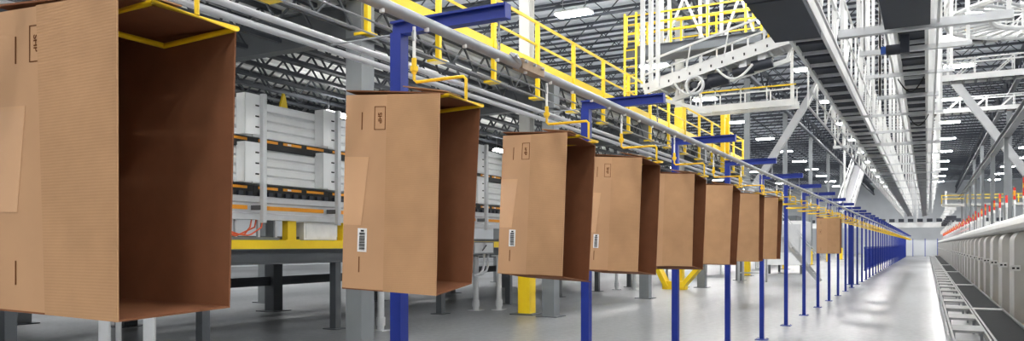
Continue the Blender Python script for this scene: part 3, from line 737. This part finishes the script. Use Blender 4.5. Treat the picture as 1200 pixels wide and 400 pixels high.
# right-hand crossing conveyors
def crossing(label, y, z, xa, xb, yellow=True):
    t = thing('crossing_conveyor', label, 'conveyor', ((xa+xb)/2, y, z))
    for yy in (y-.35, y+.35):
        MB().box(xa, xb, yy-.04, yy+.04, z, z+.22).build('side_channel', WHITE, t)
        MB().box(xa, xb, yy-.03, yy+.03, z+.75, z+.8).build('guide_rail', WHITE, t)
        n = int((xb-xa)/.6)
        for q in range(n):
            x = xa+.05+q*.6
            MB().beam((x, yy, z+.2), (x+(.6 if q % 2 else 0), yy, z+.77), .04, .04).build('guide_post', YEL if yellow and q % 4 == 1 else WHITE, t)
    MB().box(xa, xb, y-.3, y+.3, z+.08, z+.12).build('belt_pan', DPAN, t)
    r0 = MB().tube((xa+.1, y-.35, z+.02), (xa+.1, y+.35, z+.02), .05, 8).build('roller', MOTOR, t)
    for q in range(1, int((xb-xa)/.4)): part_copy(r0, .4*q, 0, 0)
    for x in (xa+.4, xb-.4): MB().box(x-.04, x+.04, y-.04, y+.04, z+.2, 12.29).build('drop_rod', WHITE, t)
crossing('white crossing conveyor with yellow uprights at the upper right', 28, 8.0, .3, 9)
crossing('lower white crossing conveyor right of the overhead belts', 33, 7.7, .3, 10, False)
crossing('farther white crossing conveyor behind the right roof brace', 47, 8.6, .3, 10, False)
# curved roller conveyor top right
t = thing('curved_conveyor', 'curved white roller conveyor at the top right corner', 'conveyor', (2.4, 20.9, 6.85))
def arc(r_, a, z): return (2.5+r_*math.cos(math.radians(a)), 20.9+r_*math.sin(math.radians(a)), z)
for r_ in (1.2, 2.1):
    MB().poly([arc(r_, a, 6.85) for a in range(60, 301, 8)], .06, 6).build('side_channel', WHITE, t, True)
    MB().poly([arc(r_, a, 7.25) for a in range(60, 301, 8)], .025, 6).build('guide_rail', WHITE, t, True)
for a in range(64, 300, 10):
    MB().tube(arc(1.2, a, 6.85), arc(2.1, a, 6.85), .035, 6).build('roller', SILVER, t)
    for r_ in (1.2, 2.1): MB().tube(arc(r_, a, 6.85), arc(r_, a, 7.25), .015, 5).build('guide_post', WHITE, t)
for a in (100, 180, 260):
    p = arc(2.1, a, 6.85); MB().box(p[0]-.04, p[0]+.04, p[1]-.04, p[1]+.04, 6.85, 12.29).build('drop_rod', WHITE, t)

# ================================================================= RIGHT SIDE
# cabinets
def cabinet():
    t = thing('sorter_cabinet', '', 'cabinet', (1.5, 0, 0), 'grey cabinets along the right side')
    pr = []
    x0, x1, z0, z1, r_ = 1.5, 2.5, .12, 1.93, .22
    pr = [(x0, z0), (x1, z0), (x1, z1), (x0+r_, z1)]+[(x0+r_-r_*math.sin(a*math.pi/12), z1-r_+r_*math.cos(a*math.pi/12)) for a in range(1, 7)]
    MB().extr(pr, 'y', 0, .95).build('end_panel', CABINET, t, True)
    MB().box(1.72, 2.5, .95, 2.66, .12, 1.9).build('side_panel', CABINET, t)
    c = MB().box(1.42, 1.6, -.06, 0, 1.14, 1.25).build('clip', PAPER, t)
    m = MB().box(1.46, 1.505, -.066, -.06, 1.175, 1.21).box(1.535, 1.58, -.066, -.06, 1.175, 1.21); m.build('clip_slot', BLACK, c)
    tr = MB().box(1.46, 2.5, -.02, 2.66, .0, .12).build('floor_tray', TAN, t)
    m = MB()
    for q in range(5): m.tube((1.56, 1.1+q*.3, .12), (1.56, 1.1+q*.3, .124), .05, 8)
    m.build('tray_hole', INK, tr)['kind'] = 'stuff'
    MB().extr([(1.46, 1.95), (1.42, 2.02), (1.44, 2.12), (1.54, 2.2), (1.75, 2.24), (2.5, 2.26), (2.5, 1.92), (1.6, 1.92)], 'y', -.07, 2.665).build('hood', HOODM, t, True)
    return t
cb = cabinet()
for i in range(44):
    o = cb if i == 0 else copy_tree(cb)
    y = 12.35+2.74*i; o.location = (1.5, y, 0)
    o['label'] = '%s grey cabinet in view along the right side' % ORD[i-2] if 2 <= i < 10 else ('near grey cabinet beyond the right edge' if i < 2 else 'distant grey cabinet near the far end of the right row')
# signal towers
def tower(segs):
    t = thing('signal_tower', '', 'signal light', (1.53, 0, 2.2), 'signal towers along the right cabinets')
    MB().tube((1.53, 0, 2.19), (1.53, 0, 2.46), .018, 8).build('pole', SILVER, t)
    z = 2.46
    for (m_, h_) in segs:
        MB().tube((1.53, 0, z), (1.53, 0, z+h_), .024, 10).build('lens' if m_ is not NYLON else 'white_lens', m_, t, True); z += h_+.004
    MB().tube((1.53, 0, z), (1.53, 0, z+.02), .026, 10).build('cap', GREY, t)
    return t
tv = [tower([(NYLON, .06), (RED, .14), (AMBER, .08), (RED, .1)]), tower([(NYLON, .08), (RED, .07), (AMBER, .1), (RED, .06)]), tower([(NYLON, .1), (RED, .16)])]
for i in range(46):
    o = tv[i] if i < 3 else copy_tree(tv[(i*7) % 3])
    o.location = (1.53, 16.4+1.72*i, 2.2)
    o['label'] = '%s signal tower with red and amber lenses on the cabinet row' % ORD[i] if i < 10 else 'tiny distant red signal tower on the cabinet row'
# red cable tray above the far cabinets
tag(MB().box(1.62, 1.68, 40, 110, 2.34, 2.40).build('red_rail', RED), 'thin red rail above the far cabinets', 'rail')
# rear hangers behind the towers
for i in range(8):
    y = 24+6*i
    t = thing('drop_post', '%s grey drop post behind the signal towers, counted from the right edge' % ORD[i], 'post', (2.3, y, 2.26), 'drop posts above the cabinets')
    MB().box(2.24, 2.36, y-.06, y+.06, 2.26, 5.2).build('shaft', GREY, t); MB().box(2.18, 2.42, y-.12, y+.12, 2.26, 2.29).build('foot_plate', GREY, t)
tag(MB().ibeam((2.3, 20, 5.3), (2.3, 72, 5.3), .2, .24).build('header_beam', GREY), 'long grey beam over the drop posts on the right', 'beam')
# floor conveyor frame
t = thing('floor_conveyor_frame', 'low silver ladder-like conveyor frame on the floor beside the black belt', 'conveyor frame', (.57, 20, 0))
for x in (.34, .8): MB().box(x-.015, x+.015, 8, 110, .2, .3).build('side_rail', RUNG, t)
r0 = MB().box(.36, .78, 0, .95, .27, .31).build('rung_plate', RUNG, t)
l0 = MB().box(.36, .4, .2, .26, 0, .27).box(.74, .78, .2, .26, 0, .27).build('leg_pair', GALV, t)
b0 = MB().box(.4, .74, .22, .24, .05, .09).build('leg_tie', GALV, t)
for o in (r0, l0, b0): o.location.y = 9.2
for i in range(1, 40):
    for o in (r0, l0, b0): part_copy(o, 0, 2.35*i, 0)
# belts
i = 0
for (ya, yb) in ((8, 19.2), (19.4, 30.5), (30.7, 45), (45.2, 60), (60.2, 110)):
    t = thing('belt_conveyor', ['nearest black belt conveyor beside the grey cabinets', 'second black belt conveyor beside the grey cabinets', 'third black belt conveyor beside the cabinets', 'fourth black belt conveyor far along the cabinets', 'farthest black belt conveyor along the cabinets'][i], 'conveyor', (1.13, ya, 0), 'black belt conveyors')
    MB().box(.9, 1.4, ya, yb, .22, .26).build('belt', RUBBER, t)
    for x in (.86, 1.42): MB().box(x-.018, x+.018, ya, yb, .1, .29).build('side_rail', RUNG, t)
    MB().box(.84, 1.44, yb, yb+.18, .2, .285).build('transfer_plate', WHITE, t)
    y = ya+1
    while y < yb:
        for x in (.87, 1.41): MB().box(x-.02, x+.02, y, y+.06, 0, .1).build('foot', SILVER, t)
        y += 3
    i += 1

# ================================================================= FAR END
t = thing('far_crossing_conveyor', 'pale conveyor crossing the aisle at its far end', 'conveyor', (-2, 104, 4))
MB().box(-14, 12, 103.6, 103.7, 3.7, 4.3).build('side_panel', WHITE, t); MB().box(-14, 12, 103.7, 104.6, 3.8, 3.9).build('belt_pan', DPAN, t)
for x in range(-13, 13, 3): MB().box(x-.1, x+.1, 104, 104.2, 4.3 if abs(x) < 4 else 0, 8 if abs(x) < 4 else 4).build('support', WHITE, t)
for x in range(-13, 12): MB().box(x, x+.6, 103.55, 103.6, 4.35, 4.75).build('carton_guide', MOTOR, t)
t = thing('far_mezzanine', 'far yellow-railed walkway crossing behind the signal towers', 'walkway', (6, 62, 5))
MB().box(.9, 16, 61.5, 63, 4.35, 4.5).build('deck', LGREY, t)
for z in (4.85, 5.08): MB().box(.9, 16, 61.5, 61.55, z-.025, z+.025).build('rail', YEL, t)
for q in range(11): MB().box(.9+q*1.5, .95+q*1.5, 61.48, 61.54, 4.5, 5.1).build('post', YEL, t)
for x in (3.2, 9, 15): MB().box(x-.12, x+.12, 62.1, 62.34, 0, 4.35).build('leg', LGREY, t)
for i in range(6):
    x = 1.5+i*.0; y = 78+6*i
    t = thing('junction_stack', 'stack of small dark boxes above the far cabinets', 'equipment', (1.9, y, 2.2), 'small equipment stacks at the far end')
    for q in range(3): MB().box(1.5, 2.3, y, y+.8, 2.9+q*.9, 3.3+q*.9).build('unit', MOTOR if q % 2 else WHITE, t)
    MB().box(1.85, 1.95, y+.3, y+.4, 2.262, 5.4).build('mast', SILVER, t)
t = thing('end_gate', 'pale partition closing the far end of the aisle', 'partition', (-1, 121, 0))
for x in (-3.2, -1.7, -.2): MB().box(x, x+1.46, 121, 121.1, .1, 2.3).build('panel', WALLM, t)
for x in (-3.2, -1.7, -.2, 1.3): MB().box(x-.05, x+.05, 120.98, 121.12, 0, 2.5).build('post', mat('pale_blue_paint', (90, 104, 170), .5), t)
